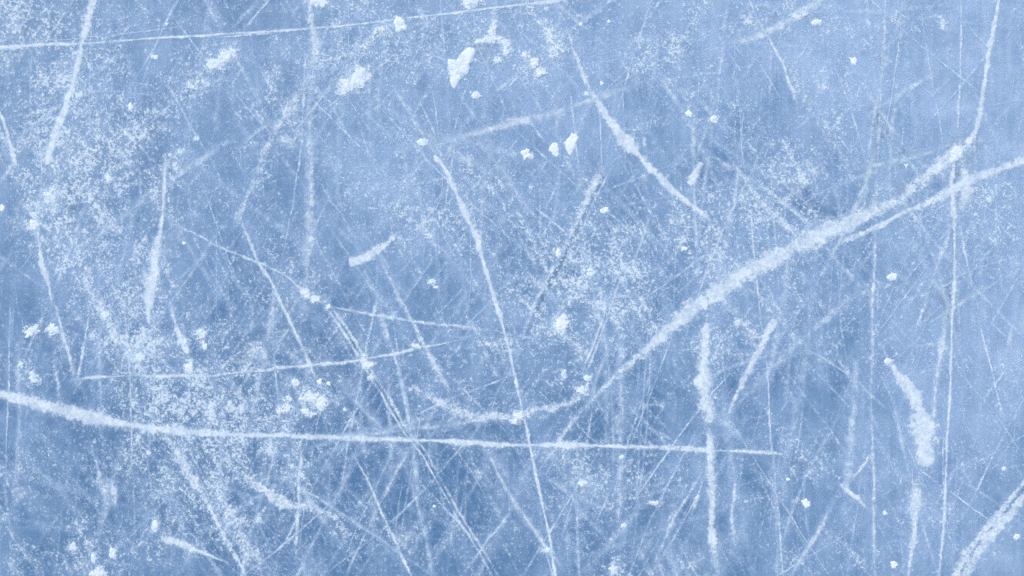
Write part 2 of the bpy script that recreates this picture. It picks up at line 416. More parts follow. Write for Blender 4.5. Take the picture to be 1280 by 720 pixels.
# ---------------------------------------------------------------- hairlines nobody could count
HAIR = """
262,-6,3,.5 272,15 284,38|330,-8,6,.5 305,20 287,38|510,95,3,.55 490,115 470,135 440,152|545,150,6,.35 520,165 495,192 470,216 452,238
575,118,4,.5 590,140 607,160 622,178|638,118,4,.45 655,142 672,165 690,190|1060,30,5,.35 1085,55 1110,75 1140,100|1203,22,2,.6 1220,44 1236,60 1252,78
1190,138,3,.6 1207,148 1224,156|1150,-5,2,.6 1154,30 1160,70 1167,112 1174,150 1184,205|870,20,2,.3 872,90 868,150 866,230|918,40,2,.5 920,90 925,140 928,190 935,240
1060,-5,2,.4 1062,50 1066,110 1064,190 1060,260|1028,-5,2,.4 1024,60 1026,120 1020,180|42,60,3,.4 38,100 40,150 44,200 45,240|125,100,3,.4 130,130 140,160 146,200
205,92,3,.45 220,125 240,160 256,186 272,214 286,246|300,120,2,.3 320,160 350,205 380,240|345,115,2,.4 360,150 375,175 388,200|395,212,4,.4 410,245 426,266 440,292 455,318
580,225,3,.35 600,245 640,280 680,310|680,190,4,.35 700,215 690,245 660,300 640,330|525,220,3,.4 527,260 530,310 528,345|610,330,3,.4 580,360 555,385 535,405
650,332,12,.5 665,348 684,364 702,380|560,110,2,.3 575,160 600,200|815,385,2,.45 813,440 811,490 808,540 804,580 798,620 794,660 788,720|1120,382,3,.55 1140,373 1162,366 1185,355 1215,338 1285,315
1205,300,2,.5 1213,345 1222,380 1228,415|1100,380,3,.4 1120,420 1150,455|1270,440,3,.55 1255,465 1236,490 1218,512|985,430,3,.5 1015,440 1050,462 1075,480 1095,500 1115,515
1012,555,6,.4 1030,585 1046,602|1088,570,3,.5 1072,590 1058,607|1046,632,6,.5 1055,650 1066,670|1062,622,4,.35 1058,600 1065,570|0,595,4,.45 8,620 12,650 20,670|2,645,3,.5 15,670 30,692 45,712
98,630,2,.4 100,660 98,690|75,655,2,.5 73,680 70,706|30,570,8,.35 50,590 75,610 85,635|88,540,2,.4 87,560 84,590|150,640,6,.4 165,650 180,665|160,700,3,.4 175,680 190,660 198,625
690,560,3,.5 700,545 712,525|560,545,2,.4 580,575 596,600 614,635|545,545,3,.3 548,600 560,650 575,720|580,690,2,.3 582,640 585,560|630,560,2,.35 635,600 638,660|505,590,2,.4 500,620 496,650 490,690
420,610,3,.35 440,590 455,560|330,680,3,.35 340,700 350,720|315,640,4,.3 330,670 345,700|410,660,2,.3 412,600 415,560|930,560,2,.35 925,600 918,660|1010,560,3,.35 1005,620 1015,690
1140,545,2,.4 1138,590 1132,625|1200,560,2,.4 1204,520 1212,480|1240,590,3,.35 1230,560 1222,530|1040,640,2,.3 1060,680 1085,715|985,640,2,.4 1000,670 1012,700|1120,640,2,.35 1128,690 1130,720
860,560,3,.45 830,545 800,530|700,545,4,.35 690,580 670,610|620,700,3,.4 610,680 603,668|820,575,6,.35 850,585 880,598|440,400,2,.3 480,430 520,470|325,415,3,.45 345,430 366,405 378,388
335,470,3,.4 345,440 362,410|548,455,2,.45 570,440 585,415 612,388|560,445,3,.4 574,460 588,440|330,360,2,.4 345,372 372,380|470,120,2,.4 478,160 486,200|620,110,2,.4 600,150 560,170
900,330,2,.35 925,300 960,262|820,150,3,.4 840,130 850,110|840,140,3,.35 880,170 930,200 980,235|780,190,2,.3 800,240 815,300|1215,60,3,.4 1210,90 1208,130|1245,70,3,.4 1260,45 1270,25
1225,70,3,.35 1250,95 1285,115|1100,110,3,.4 1130,130 1160,165|1075,80,3,.5 1098,92 1110,100|1010,60,5,.35 1040,85 1070,110|980,170,4,.35 1010,150 1040,110|960,150,3,.35 985,190 1010,230
1260,140,2,.35 1250,180 1240,200|250,300,2,.35 275,340 290,390|285,340,2,.3 288,400 292,450|230,230,2,.4 240,270 235,300|170,180,2,.4 175,230 172,280|22,300,2,.35 20,360 26,400
130,560,2,.4 133,590 140,620|180,530,2,.35 184,570 192,640|1075,500,3,.4 1088,520 1092,545|1240,200,2,.4 1225,230 1205,260|1085,250,2,.4 1120,220 1150,180|1085,430,8,.35 1120,432 1180,430 1210,431
700,440,3,.3 760,433 830,437 900,438 990,441 1060,445|900,425,2,.4 910,450 930,465|1000,480,4,.3 985,500 960,540|640,120,3,.35 690,100 735,95|1280,392,5,.3 1240,385 1200,375|1230,360,4,.35 1285,378
"""
parts = []
for seg in HAIR.replace('\n', '|').split('|'):
    if seg.strip(): parts.append(ribbon(parse(seg), haze=.75, fuzz=.8, taper=(30, 30), mod=.6, z0=.0004, zh=.0004))
r3 = np.random.default_rng(11)
for k in range(760):
    inside = k < 600
    a, b = (1280 * r3.beta(1.25, 1.0), r3.uniform(0, 720)) if inside else (r3.uniform(-400, 1680), r3.uniform(-400, 1120))
    th = math.radians(r3.choice([r3.normal(88, 9), r3.normal(58, 14), r3.normal(128, 14), r3.uniform(0, 180)], p=[.34, .27, .27, .12]))
    ln = r3.uniform(70, 340); bow = r3.normal(0, .045) * ln; soft = r3.random() < .5
    dx, dy = math.cos(th) * ln / 2, -math.sin(th) * ln / 2
    w, d = r3.choice([r3.uniform(1.4, 3.2), r3.uniform(3, 6.5)], p=[.8, .2]), (r3.choice([r3.uniform(.26, .45), r3.uniform(.45, .75)], p=[.66, .34]) if inside else r3.uniform(.3, .8))
    if soft: w, d = r3.uniform(4, 11), d * .56
    elif w > 3.3: d = min(d, .36)
    else: w, d = w * .85, d * 1.0
    parts.append(ribbon([(a - dx, b - dy, w, d), (a - dy * bow / ln, b + dx * bow / ln, w, d), (a + dx, b + dy, w, d)],
                        haze=1.15 if soft else .6, fuzz=.8, taper=(60, 60), mod=.9, z0=.0004, zh=.0004))
r4 = np.random.default_rng(23)
for k in range(170):                              # the same web, densest where the ice is milky
    a, b = r4.uniform(380, 1300), 420 * r4.beta(1, 1.3)
    th = math.radians(r4.choice([r4.normal(92, 10), r4.normal(50, 14), r4.normal(128, 12), r4.normal(15, 12)], p=[.30, .28, .30, .12]))
    ln = r4.uniform(90, 330); bow = r4.normal(0, .05)
    dx, dy = math.cos(th) * ln / 2, -math.sin(th) * ln / 2
    soft = r4.random() < .5
    w, d = (r4.uniform(3.5, 9), r4.uniform(.2, .36)) if soft else (r4.uniform(1.3, 2.6), r4.uniform(.34, .66))
    parts.append(ribbon([(a - dx, b - dy, w, d), (a - dy * bow, b + dx * bow, w, d), (a + dx, b + dy, w, d)],
                        haze=1.15 if soft else .65, fuzz=.8, taper=(60, 60), mod=.9, z0=.0004, zh=.0003))
co, q, c = merge(parts)
hair = link('fine_scratches', mesh_from('fine_scratches', co, q, c), M_DUST)
tag(hair, 'countless faint hairline skate marks criss-crossing the ice', 'hairlines', kind='stuff')

# ---------------------------------------------------------------- the skate scratches one can point at
G_BIG = 'long bright skate scratches'
G_MED = 'shorter snow-filled skate scratches'
G_THIN = 'thin straight skate scratches'
G_HAZE = 'faint powdery skate tracks'

scratch('long white nearly level scratch, thick at its curved end, thinning to a fine tip',
        '-60,478,12,1 -20,487,13,1 0,492,12,1 30,500,12,1.05 70,511,11,1.05 100,518,12,1.1 140,527,11,1.05 200,536,10,1 260,541,9,1 320,544,7,1 400,546,6.5,1 480,549,5.5,1 560,552,5,.95 640,556,5,.95 720,557,5,.9 800,559,5,1.1 850,561,5,1.1 880,563,4,1 920,564,3.4,.9 965,567,2.6,.8 1000,569,1.6,.4',
        G_BIG, haze=.6, fuzz=.6, streaky=.25, gain=1.25)
scratch('broad white scratch curving up in a powdery band to the scratch junction',
        '664,600,5,.4 682,575,6,.55 698,552,7,.62 712,532,7,.65 730,510,8,.6 755,485,10,.66 775,465,12,.76 800,443,13,.8 825,420,14,.86 860,391,16,.92 900,362,17,.95 930,343,18,1 965,325,18,1 1000,306,19,1 1040,288,19,1.02 1080,270,18,1 1110,256,13,.8 1130,245,11,.8 1150,227,13,.95 1175,206,16,1.05 1192,192,17,1.1 1203,184,12,.8',
        G_BIG, haze=.75, fuzz=1.0, streaky=.2, taper=(40, 10), gain=.98, scale_w=.9)
scratch('powdery branch forking off the broad curving scratch and leaving at the edge',
        '1040,306,4,.5 1076,292,5,.7 1100,282,5,.8 1120,270,6,.85 1150,257,7,.8 1180,244,9,.8 1210,226,10,.9 1235,216,10,.95 1260,208,11,1 1290,199,11,1 1330,186,10,.9',
        G_BIG, haze=.6, fuzz=.8, streaky=.25, taper=(20, 30))
scratch('slim bright steep scratch with crumbs, starting beside empty blue ice',
        '542,195,6,.9 549,202,6,1.05 556,211,4,1 568,235,4,1 577,258,6,1.1 583,270,8,1 588,280,4,1 592,288,7,1.1 598,304,8,1.15 602,318,3.5,1 610,345,4,1 618,372,5,1 623,388,6,1.1 629,410,4.5,1.05 638,445,3,1 648,488,2.8,.95 655,520,2.8,.9 661,548,2.8,1 667,580,2.8,1 673,608,2.8,1 680,640,2.8,1 687,672,2.8,1 693,712,3.2,1.05 697,745,3,1',
        G_BIG, haze=.6, fuzz=.45, streaky=.1, taper=(3, 12), gain=1.5, wob=.7)
scratch('long thin white line crossing the upper ice, passing over the square snow flake',
        '-60,64,5,1 -20,61,5,1 0,59.5,5,1 40,57,5,1 70,55,5,1 100,55,3,.6 140,52,2.6,.9 200,47.5,2.6,1 250,45,2.6,.95 290,42,2.6,.9 330,40,2.6,.95 400,35,2.6,1 450,30,2.4,.9 490,25,2.2,.8 520,21,2.6,1 570,16,2.6,1 600,12,2.6,1 650,6,3,1.25 695,1,3,1.2 740,-7,2.6,.9',
        G_BIG, haze=.55, fuzz=.25, streaky=.2, wob=.4, gain=1.25)
scratch('thin twin of the long upper line, running close under it',
        '262,46.5,2,.7 300,45,2,.9 325,43.5,3,.85 345,41.5,2,.7 365,39.5,2,.5', G_THIN, haze=.5, fuzz=.3)
scratch('white diagonal scratch, pale at its upper end, thickest before its frayed lower end',
        '704,20,5,.4 712,45,4,.6 718,65,4.5,.75 727,88,5.5,.75 735,110,6,.6 748,128,5,.8 765,155,7,1 780,174,9,1.05 790,186,9,1.05 802,200,7,.95 815,214,8,1 830,227,8,1 843,240,6,.9 855,250,6,.85 870,261,6,.85 882,271,6,.7 892,282,4,.5',
        G_BIG, haze=.65, fuzz=.85, streaky=.2)
scratch('thick upright white gouge between the broad curve and the leaning white wedge',
        '884,403,5,.95 882,420,8,1 881,440,9,1.05 879,465,11,1.1 880,480,14,1.15 883,500,14,1.15 886,520,14,1.1 887,535,11,1',
        G_MED, haze=.8, fuzz=.6, streaky=.15, taper=(4, 16))
scratch('upright powdery tail running down from the thick white gouge',
        '886,530,7,.8 887,555,7,.85 888,580,7,.85 890,605,7,.9 891,635,8,.9 889,662,10,1.05 892,685,7,.8 895,712,5,.5',
        G_MED, haze=.65, fuzz=.9, streaky=.25)
scratch('leaning white wedge, widest at its top, next to the thick gouge',
        '970,398,8,.9 962,412,10,1.05 955,427,9,1 945,446,7,.9 935,465,6,.75 925,485,5,.7 915,505,4,.6 908,525,3,.45', G_MED, haze=.7, fuzz=.9, streaky=.2, taper=(5, 20))
scratch('straight bright scratch slanting down from the upper edge to the scratch junction',
        '1256,-50,5,.9 1250,-10,4,.9 1247,10,4.5,.9 1240,45,5,.95 1233,85,5,.95 1227,125,6,.95 1222,155,6,.9 1212,180,9,.9 1203,204,7,.7', G_BIG, haze=.65, fuzz=.6, streaky=.2)
double_scratch('wide double scratch with a clear dark groove, cutting the lower corner',
               '1320,568,6,.7 1290,600,7,.8 1270,624,8,.9 1250,648,10,1 1230,672,10,1.05 1215,693,10,1.05 1203,715,11,1 1185,750,10,.9',
               5.2, groove=.55, gw=3.6, sides=(1.0, .8), group=G_BIG, haze=.45, fuzz=.8, streaky=.35)
scratch('bright granular scratch dropping from the upper edge through the frosted corner',
        '117,-40,8,.8 115,-5,9,.9 113,15,9,.95 108,38,8,.95 103,55,6,.6 97,78,7,.75 92,100,8,.85 84,125,9,1 77,146,9,1.05 70,165,9,1 64,185,8,1 59,208,8,.95',
        G_BIG, haze=.7, fuzz=.8, streaky=.2, taper=(10, 5))
scratch('upright white scratch that thickens downward into a blunt end, inside the frosted area',
        '208,192,4,.5 206,220,5,.6 205,245,5,.75 203,270,6,.8 200,290,8,.85 197,310,9,.9 193,332,10,1 190,350,11,1.1 187,368,10,1 185,385,7,.8 187,410,5,.5',
        G_MED, haze=.7, fuzz=.8, streaky=.2, taper=(20, 12))
scratch('long hazy upright track of pale powder with ragged edges',
        '386,-30,9,.5 387,0,9,.6 389,25,9,.65 394,52,13,.7 392,80,18,.55 387,120,10,.5 387,160,10,.55 388,200,13,.62 388,240,12,.6 387,275,12,.62 386,305,12,.6 383,335,10,.5 381,365,9,.45 378,400,6,.3',
        G_HAZE, haze=.85, fuzz=.8, streaky=.4)
scratch('short upright powder line crossing the granular arm below the long level scratch',
        '377,547,7,.6 376,575,7,.75 374,605,5,.8 373,632,4,.85 371,655,4,.9 370,682,4,.9 369,705,3,.4', G_THIN, haze=.5, fuzz=.8)
scratch('thin beaded scratch crossing the steep double track, ending above the crumbled snow heap',
        '298,268,4,.6 306,285,3.5,.8 314,305,3.5,.9 322,325,4,1 330,338,6,1 338,350,3,.9 348,373,3.5,1 356,388,3,.9 366,408,3.5,1 377,432,3.2,.95 384,448,4.5,1.05 393,470,3,.9 397,480,2,.4',
        G_THIN, haze=.55, fuzz=.55, streaky=.15)
double_scratch('steep double track of two close snow lines running to the lower edge',
               '398,372,4,.9 408,380,4,.95 418,394,4,.9 432,414,4,.9 447,437,4,.95 458,456,4,.95 470,478,4,.85 482,496,4,.85 496,520,3.4,.85 508,540,3.2,.75 518,552,3,.7 531,568,3.2,.85 543,590,3,.8 556,614,3,.8 571,641,2.8,.85 586,664,2.8,.85 600,686,3.4,.7 614,710,3,.8 626,735,3,.7',
               2.9, groove=.35, gw=1.6, sides=(1., .75), group=G_BIG, haze=.5, fuzz=1.0, streaky=.25, gain=.80, mod=1.25)
scratch('faint steep track between the comet-shaped smear and the shallow powder arc',
        '468,312,6,.5 478,330,6,.7 488,350,6,.75 498,372,6,.75 512,396,6,.75 524,420,8,.75 535,440,7,.7 547,463,8,.75 560,485,8,.8 570,502,6,.6', G_HAZE, haze=.7, fuzz=.7)
scratch('shallow powder arc sagging beneath the slim steep scratch',
        '497,476,10,.7 508,482,12,.85 522,489,10,.75 545,500,10,.78 560,506,12,.8 578,516,10,.8 600,521,10,.78 640,519,10,.8 672,514,10,.82 700,507,10,.82 716,502,10,.75 730,490,10,.7 738,478,7,.5',
        G_HAZE, haze=.6, fuzz=1.2, streaky=.2, gain=.68)
scratch('soft faint band peeling up off the long level scratch to join the shallow arc',
        '400,548,6,.5 440,545,8,.75 480,541,8,.75 520,535,8,.75 560,530,8,.75 600,526,8,.8 630,521,7,.7', G_HAZE, haze=.9, fuzz=.8, gain=.52)
scratch('thin uneven cross line above the crumbled snow heap, dipping at one end',
        '84,476,3,.5 110,472,4,.85 135,471,4,.8 170,470,4,.6 200,470,4,.85 232,470,4,.8 262,470,3,.6 290,466,3,.5 325,463,4,.7 360,459,4,.75 398,456,4,.8 438,452,3.5,.7 470,446,4,.6 494,442,5,.8 520,435,4,.7 545,431,3,.6 575,425,3,.55 605,414,2.5,.4',
        G_THIN, haze=.6, fuzz=.8)
scratch('faint level line of beads heading for the slim steep scratch',
        '400,378,6,.6 425,386,3,.6 455,391,5,.8 485,396,5,.8 505,399,3,.6 525,403,5,.85 550,406,3,.6 580,409,3,.75 606,412,3,.6 640,418,2,.4 700,428,2,.35', G_THIN, haze=.5, fuzz=.8)
scratch('thin shallow slope line joining the blunt upright scratch to the double track',
        '206,276,3,.5 230,286,3,.6 258,300,3,.65 285,313,3,.75 305,321,3,.8 322,328,3,.7 340,336,3,.75 358,346,3,.8 372,358,4,.7 388,368,6,.8 402,376,8,1', G_THIN, haze=.5, fuzz=.6)
scratch('thin bright nick slanting down from the upper edge, ending in a small bead',
        '930,-20,3,.7 936,0,3,.8 944,18,3,.85 952,34,2.6,.8 962,50,3,.9 971,68,3,.95 980,84,3,.9 985,100,3.2,1 990,112,5,1.1 994,124,3,.9 1000,140,2,.5', G_THIN, haze=.55, fuzz=.35, streaky=.1)
scratch('wide granular band of crushed ice leading down to a round lump',
        '92,296,12,.5 98,318,14,.7 106,345,16,.75 114,368,12,.75 124,384,12,.8 136,402,12,.8 144,420,12,.8 155,432,14,.75 166,446,14,.8 178,466,12,.75 190,484,12,.8 200,505,12,.7', G_HAZE, haze=.25, fuzz=1.6, streaky=0., gain=.76)
scratch('bright granular scratch slanting to the lower edge below the long level scratch',
        '206,540,8,.7 214,553,8,.8 225,572,8,.85 236,590,9,1 245,605,9,1.05 253,618,6,.95 262,635,6,.95 271,652,5,.95 281,672,4,.95 291,690,4,.9 301,706,5,.9 315,735,5,.8', G_BIG, haze=.3, fuzz=1.6, streaky=.05, gain=.86)
scratch('scattered crumb trail running beside the granular lower scratch',
        '258,590,12,.5 268,605,16,.7 276,622,16,.75 286,640,14,.75 298,665,16,.7 308,685,16,.75 322,703,16,.75 338,728,14,.7', G_HAZE, haze=.1, fuzz=1.5, streaky=0., gain=.70)
scratch('granular arm of crushed ice bending level toward a fine tip below the long scratch',
        '292,586,6,.7 310,598,8,.8 326,608,9,.9 342,620,12,1 356,630,12,1 370,634,7,.85 385,634,8,.9 402,640,6,.85 418,645,4,.85 436,648,3,.7', G_MED, haze=.25, fuzz=1.6, streaky=0., gain=.84)
scratch('blunt-ended white smear tapering to a thin tail near the lower edge',
        '202,672,6,1 210,675,9,1.1 222,678,9,1.1 232,682,7,1 245,687,5,.8 258,692,4,.75 272,698,3,.7 290,705,2,.5', G_MED, haze=.75, fuzz=.6, streaky=.15, taper=(3, 14))
scratch('short slanting white dash at the picture edge, below the frosted corner',
        '-14,110,4,.7 0,140,4,.8 6,155,4,.85 11,172,5,.95 15,190,6,1 20,205,4,.7 27,225,3,.4', G_MED, haze=.55, fuzz=.8)
scratch('beaded upright scratch hanging below the pale round snow lump',
        '44,262,5,.7 46,285,5,.9 50,310,5,.8 53,330,7,.95 58,345,6,.95 62,365,4,.7 66,390,4,.6', G_MED, haze=.5, fuzz=1.0)
scratch('thin steep scratch falling from the beaded one toward the long level scratch',
        '66,372,4,.6 72,392,4,.75 77,410,4,.8 81,425,5,.9 86,440,4,.85 90,458,4,.8 93,474,5,.85 96,492,3,.6', G_THIN, haze=.55, fuzz=.8)
scratch('thin line leaning across to form a V just above the long level scratch',
        '113,388,2.5,.6 109,408,3,.75 106,428,3,.8 103,444,5,.95 100,458,3,.7 97,478,4,.75 95,492,4,.8', G_THIN, haze=.5, fuzz=.8)
scratch('short ragged upright scratch just outside the V, ending on the long level scratch',
        '62,440,3,.5 68,458,4,.7 72,478,4,.75 74,496,5,.8 75,508,4,.6', G_THIN, haze=.4, fuzz=1.0)
double_scratch('slanting mark with a dark blade groove and a snowy top under the flake trio',
               '766,200,8,.5 758,212,8,.75 752,224,8,.85 742,242,7,.75 734,260,7,.7 724,282,6,.65 712,306,5,.6 700,330,5,.6 688,352,4,.6 676,375,4,.55 666,398,3.5,.6 658,425,3,.5 654,448,2.5,.4',
               -4.6, groove=.60, gw=5, sides=(1.25, .35), group=G_MED, haze=.7, fuzz=.9)
scratch('short stubby white dash standing beside the pale diagonal scratch',
        '877,203,6,1 872,212,7,1.05 867,222,8,1 861,234,6,.8', G_MED, haze=.75, fuzz=.7, taper=(3, 6))
scratch('very long faint upright line of beads crossing the broad curve near its wide part',
        '1108,-30,3,.6 1107,0,3,.65 1106,25,4,.8 1104,60,3.5,.7 1101,110,4,.65 1098,170,3.5,.6 1096,220,3.5,.6 1094,280,3,.65 1093,330,4,.8 1091,370,4,.75 1090,400,5,.8 1090,440,5,.75 1089,490,4,.6 1090,540,6,.7 1091,570,6,.8 1093,600,4,.85 1092,640,5,.75 1093,680,5,.75 1094,740,4,.7',
        G_HAZE, haze=.6, fuzz=.7, streaky=.4)
scratch('thin upright hairline passing under the broad curve and down beside the leaning wedge',
        '937,245,2.4,.7 939,275,2.4,.85 942,310,2.4,.85 945,335,2,.6 947,365,2.4,.7 950,395,2.4,.7 956,435,2,.6 959,470,2.4,.75 961,505,2.4,.75 963,540,2.4,.8 968,590,2.4,.55 973,640,2.4,.6 977,690,3,.75 980,735,3,.6', G_THIN, haze=.55, fuzz=.5)
scratch('dotted upright hairline dropping from the upper edge to the scratch junction',
        '1200,-30,2.4,.6 1201,0,2.4,.7 1201,30,3,.85 1201,55,3,.9 1200,90,2.4,.65 1199,120,2.6,.7 1197,150,3,.8 1196,175,3,.8', G_THIN, haze=.55, fuzz=.6)
scratch('hazy upright smear hanging under the top of the scratch junction',
        '1201,192,9,.9 1205,215,14,1.2 1207,235,14,1.25 1205,252,11,1.0 1200,268,6,.6 1196,290,4,.5', G_HAZE, haze=.9, fuzz=.5, streaky=.2)
scratch('long upright bright hairline falling from the scratch junction to the lower edge',
        '1197,176,3,.7 1193,200,4,.8 1190,228,4,.85 1191,255,6,1 1192,272,6,1 1193,300,3,.8 1193,340,3,.9 1192,375,4,1 1190,400,2.8,.95 1189,435,2.6,.95 1188,470,2.6,.9 1187,500,2.8,.95 1185,535,2.4,.8 1183,580,2.4,.8 1181,630,2.4,.8 1178,670,3,.9 1175,705,3,.85 1173,740,3,.7',
        G_BIG, haze=.6, fuzz=.6, streaky=.3)
scratch('pale leg leaning away from the scratch junction and fading out',
        '1190,272,6,.8 1185,295,6,.7 1178,315,6,.65 1170,335,5,.6 1164,352,5,.55 1157,375,5,.65 1150,395,5,.75 1145,412,5,.7 1140,435,4,.4', G_HAZE, haze=.8, fuzz=.7)
scratch('thin inner leg of the scratch junction between hairline and frosted ice',
        '1198,265,2.4,.6 1202,295,2.4,.7 1207,322,2.4,.75 1213,348,2.4,.6 1217,375,2,.4', G_THIN, haze=.6, fuzz=.5)
scratch('milky upright band close beside the long bright hairline',
        '1182,375,10,.5 1180,410,10,.6 1176,440,9,.75 1172,465,7,.75 1169,490,6,.7 1167,520,6,.65 1165,545,5,.5', G_HAZE, haze=.9, fuzz=.6)
scratch('white smear bending from a round bead down into a thick blunt stub',
        '1106,448,6,.5 1116,460,8,.65 1126,474,11,.8 1136,487,11,.85 1145,500,11,.95 1151,515,12,1.05 1155,532,18,1.12 1156,548,18,1.12 1157,566,15,1.0 1159,586,10,.8', G_BIG, haze=.9, fuzz=1.0, streaky=.2, taper=(10, 8))
scratch('upright streak with a milky head, below the thick blunt stub',
        '1150,590,5,.5 1147,606,9,.75 1144,625,12,.8 1143,645,7,.75 1142,662,6,.85 1140,680,8,.95 1139,692,5,.75 1136,712,5,.7 1134,735,5,.6', G_MED, haze=.8, fuzz=.8)
scratch('thin broken line slanting down at the bare picture edge beside the milky ice',
        '1223,394,2.4,.7 1227,415,3,.9 1232,436,2.6,.85 1238,458,2.4,.8 1242,475,2,.6 1248,500,2.2,.7 1254,520,2.6,.75 1260,542,2,.4', G_THIN, haze=.5, fuzz=.4)
scratch('pale leaning track spreading away from the foot of the powdery upright tail',
        '884,575,6,.5 876,592,6,.65 866,610,6,.7 856,627,6,.7 845,643,6,.75 837,660,8,.85 829,680,6,.6 820,700,6,.55 810,725,6,.5', G_HAZE, haze=.75, fuzz=.7)
scratch('short thin twin of the pale leaning track, nearer the upright tail',
        '882,590,4,.7 876,608,3.6,.8 870,624,3.6,.85 864,640,3.6,.8 860,652,3,.5', G_THIN, haze=.6, fuzz=.6)
scratch('grainy upright dash standing apart beyond the powdery tail near the lower edge',
        '919,594,6,.75 918,610,5,.7 916,630,4,.7 915,648,5,.75 917,662,4,.7 916,690,3,.5', G_MED, haze=.6, fuzz=.9)
scratch('thin sharp scratch from the long level scratch downward, crossed by a paler one',
        '436,556,3,.6 443,570,3,.85 452,586,2.8,.85 462,605,2.8,.85 473,630,3.2,.95 481,648,3,.9 490,668,3,.85 497,682,4,.95 503,696,3,.8 515,722,3,.7 520,740,3,.6', G_THIN, haze=.5, fuzz=.7, streaky=.2)
scratch('paler scratch leaning the other way across that sharp one',
        '517,556,4,.7 509,568,4,.75 499,584,4,.7 488,604,5,.65 478,624,5,.5 467,646,4,.55 457,668,4,.75 448,686,4,.8 438,708,3.5,.8 430,728,3,.7', G_HAZE, haze=.75, fuzz=.6)
scratch('short sharp scratch in the open ice that crosses the end of the double track',
        '640,640,3,.7 630,651,3.4,.8 620,664,4,.85 610,674,4,.85 602,686,4,.85 594,698,3.4,.8 584,714,3,.7', G_THIN, haze=.55, fuzz=.7)
scratch('faint slanting track that meets the slim steep scratch at a lump near the lower edge',
        '606,558,4,.5 616,578,4,.7 625,596,4,.6 638,618,5,.6 648,634,7,.7 660,652,8,.75 672,668,8,.75 684,686,6,.7 700,705,5,.6 712,722,4,.5', G_HAZE, haze=.8, fuzz=.7)
scratch('thin beaded scratch from a tiny lump toward the very long faint upright line',
        '1040,598,8,.6 1048,604,6,.85 1055,609,4,.95 1062,616,3.4,.9 1070,622,5,1.05 1077,629,3.4,.85 1085,638,3,.75 1091,646,3,.6', G_THIN, haze=.6, fuzz=.6)
scratch('pale slanting track falling from the tiny lump to the lower edge',
        '1046,625,5,.4 1036,640,5,.55 1026,658,5,.65 1015,678,6,.7 1004,695,6,.7 994,712,6,.7 984,732,6,.6', G_HAZE, haze=.8, fuzz=.6)
scratch('hazy wide band slanting through the clear upper ice above the bright central start',
        '470,196,8,.3 530,182,9,.4 600,166,10,.55 650,152,11,.65 695,141,11,.65 735,126,10,.55 770,114,9,.5 810,100,8,.4 850,86,8,.3', G_HAZE, gain=.8, haze=1.0, fuzz=.5)
scratch('hazy band rising through the powder patch toward the upper edge near the thin bright nick',
        '905,62,8,.4 925,52,9,.6 950,44,9,.65 975,32,12,.75 995,20,14,.8 1015,8,12,.7 1040,-10,10,.5', G_HAZE, gain=.8, haze=1.0, fuzz=.8)
scratch('ragged powder band leaning down from the long upper line to the beaded scratch',
        '392,80,10,.4 378,110,12,.6 366,132,12,.65 350,152,12,.65 338,176,12,.6 328,198,12,.65 320,220,12,.6 310,245,10,.55 298,275,9,.6 290,300,7,.45', G_HAZE, haze=.6, fuzz=1.0)
scratch('comet-shaped white smear with a bright head and a fading raised tail',
        '436,328,8,1.15 446,327,9,1.15 456,322,9,1.05 466,316,8,.9 477,309,8,.75 488,300,8,.6 500,290,8,.45', G_MED, haze=.8, fuzz=.8, taper=(3, 16), streaky=.1, gain=1.7, mod=.5)
double_scratch('thin slanting blade groove through the frosted patch beneath the round snow ball',
               '777,335,3,.5 771,352,3,.6 764,372,3,.65 757,395,3,.65 750,415,3.4,.7 743,435,4,.75 736,452,3.4,.7 729,472,3,.5',
               2.6, groove=.45, gw=3, sides=(.9, .7), group=G_MED, haze=.6, fuzz=.8)
scratch('short crooked white line in the lower ice past a pale twisted smear',
        '110,542,2.6,.6 116,562,3,.8 121,580,3.2,.8 126,598,7,.9 131,614,9,.95 133,630,7,.9 135,644,4,.7', G_MED, gain=.8, haze=.6, fuzz=.7)
scratch('pale twisted smear beside the crooked white line',
        '144,606,8,.9 143,618,8,.95 145,630,5,.8 147,637,4,.6', G_MED, gain=.8, haze=.6, fuzz=.7, taper=(4, 4))
scratch('granular streak dropping off the frosted area onto two small lumps',
        '210,372,5,.5 217,395,6,.7 222,412,6,.7 228,425,7,.85 234,440,7,.9 239,455,8,1.0', G_MED, haze=.5, fuzz=1.0)
scratch('broken line of dashes to one side of the blunt stub on the milky ice',
        '1143,433,4,.4 1156,431,4,.7 1168,431,4,.85 1178,429,6,.95', G_THIN, haze=.6, fuzz=.8)
scratch('pale slanting strip through frosted ice between the broad curve and diagonal scratch',
        '905,190,5,.4 925,215,6,.6 945,245,7,.65 960,262,8,.75 985,285,9,.7 1005,305,7,.5', G_HAZE, haze=.6, fuzz=1.0)
scratch('faint thin fork tine where two lines pinch the very long upright line low down',
        '1092,560,4,.6 1084,575,4,.8 1074,588,4,.8 1064,600,4,.85 1056,612,3,.7', G_THIN, haze=.6, fuzz=.7)
scratch('small hooked scratch hanging from a faint line beside the bent white smear',
        '1076,478,2.6,.7 1084,490,3,.85 1092,497,4,.9 1100,504,3,.85 1110,514,2.6,.75', G_THIN, haze=.5, fuzz=.6)


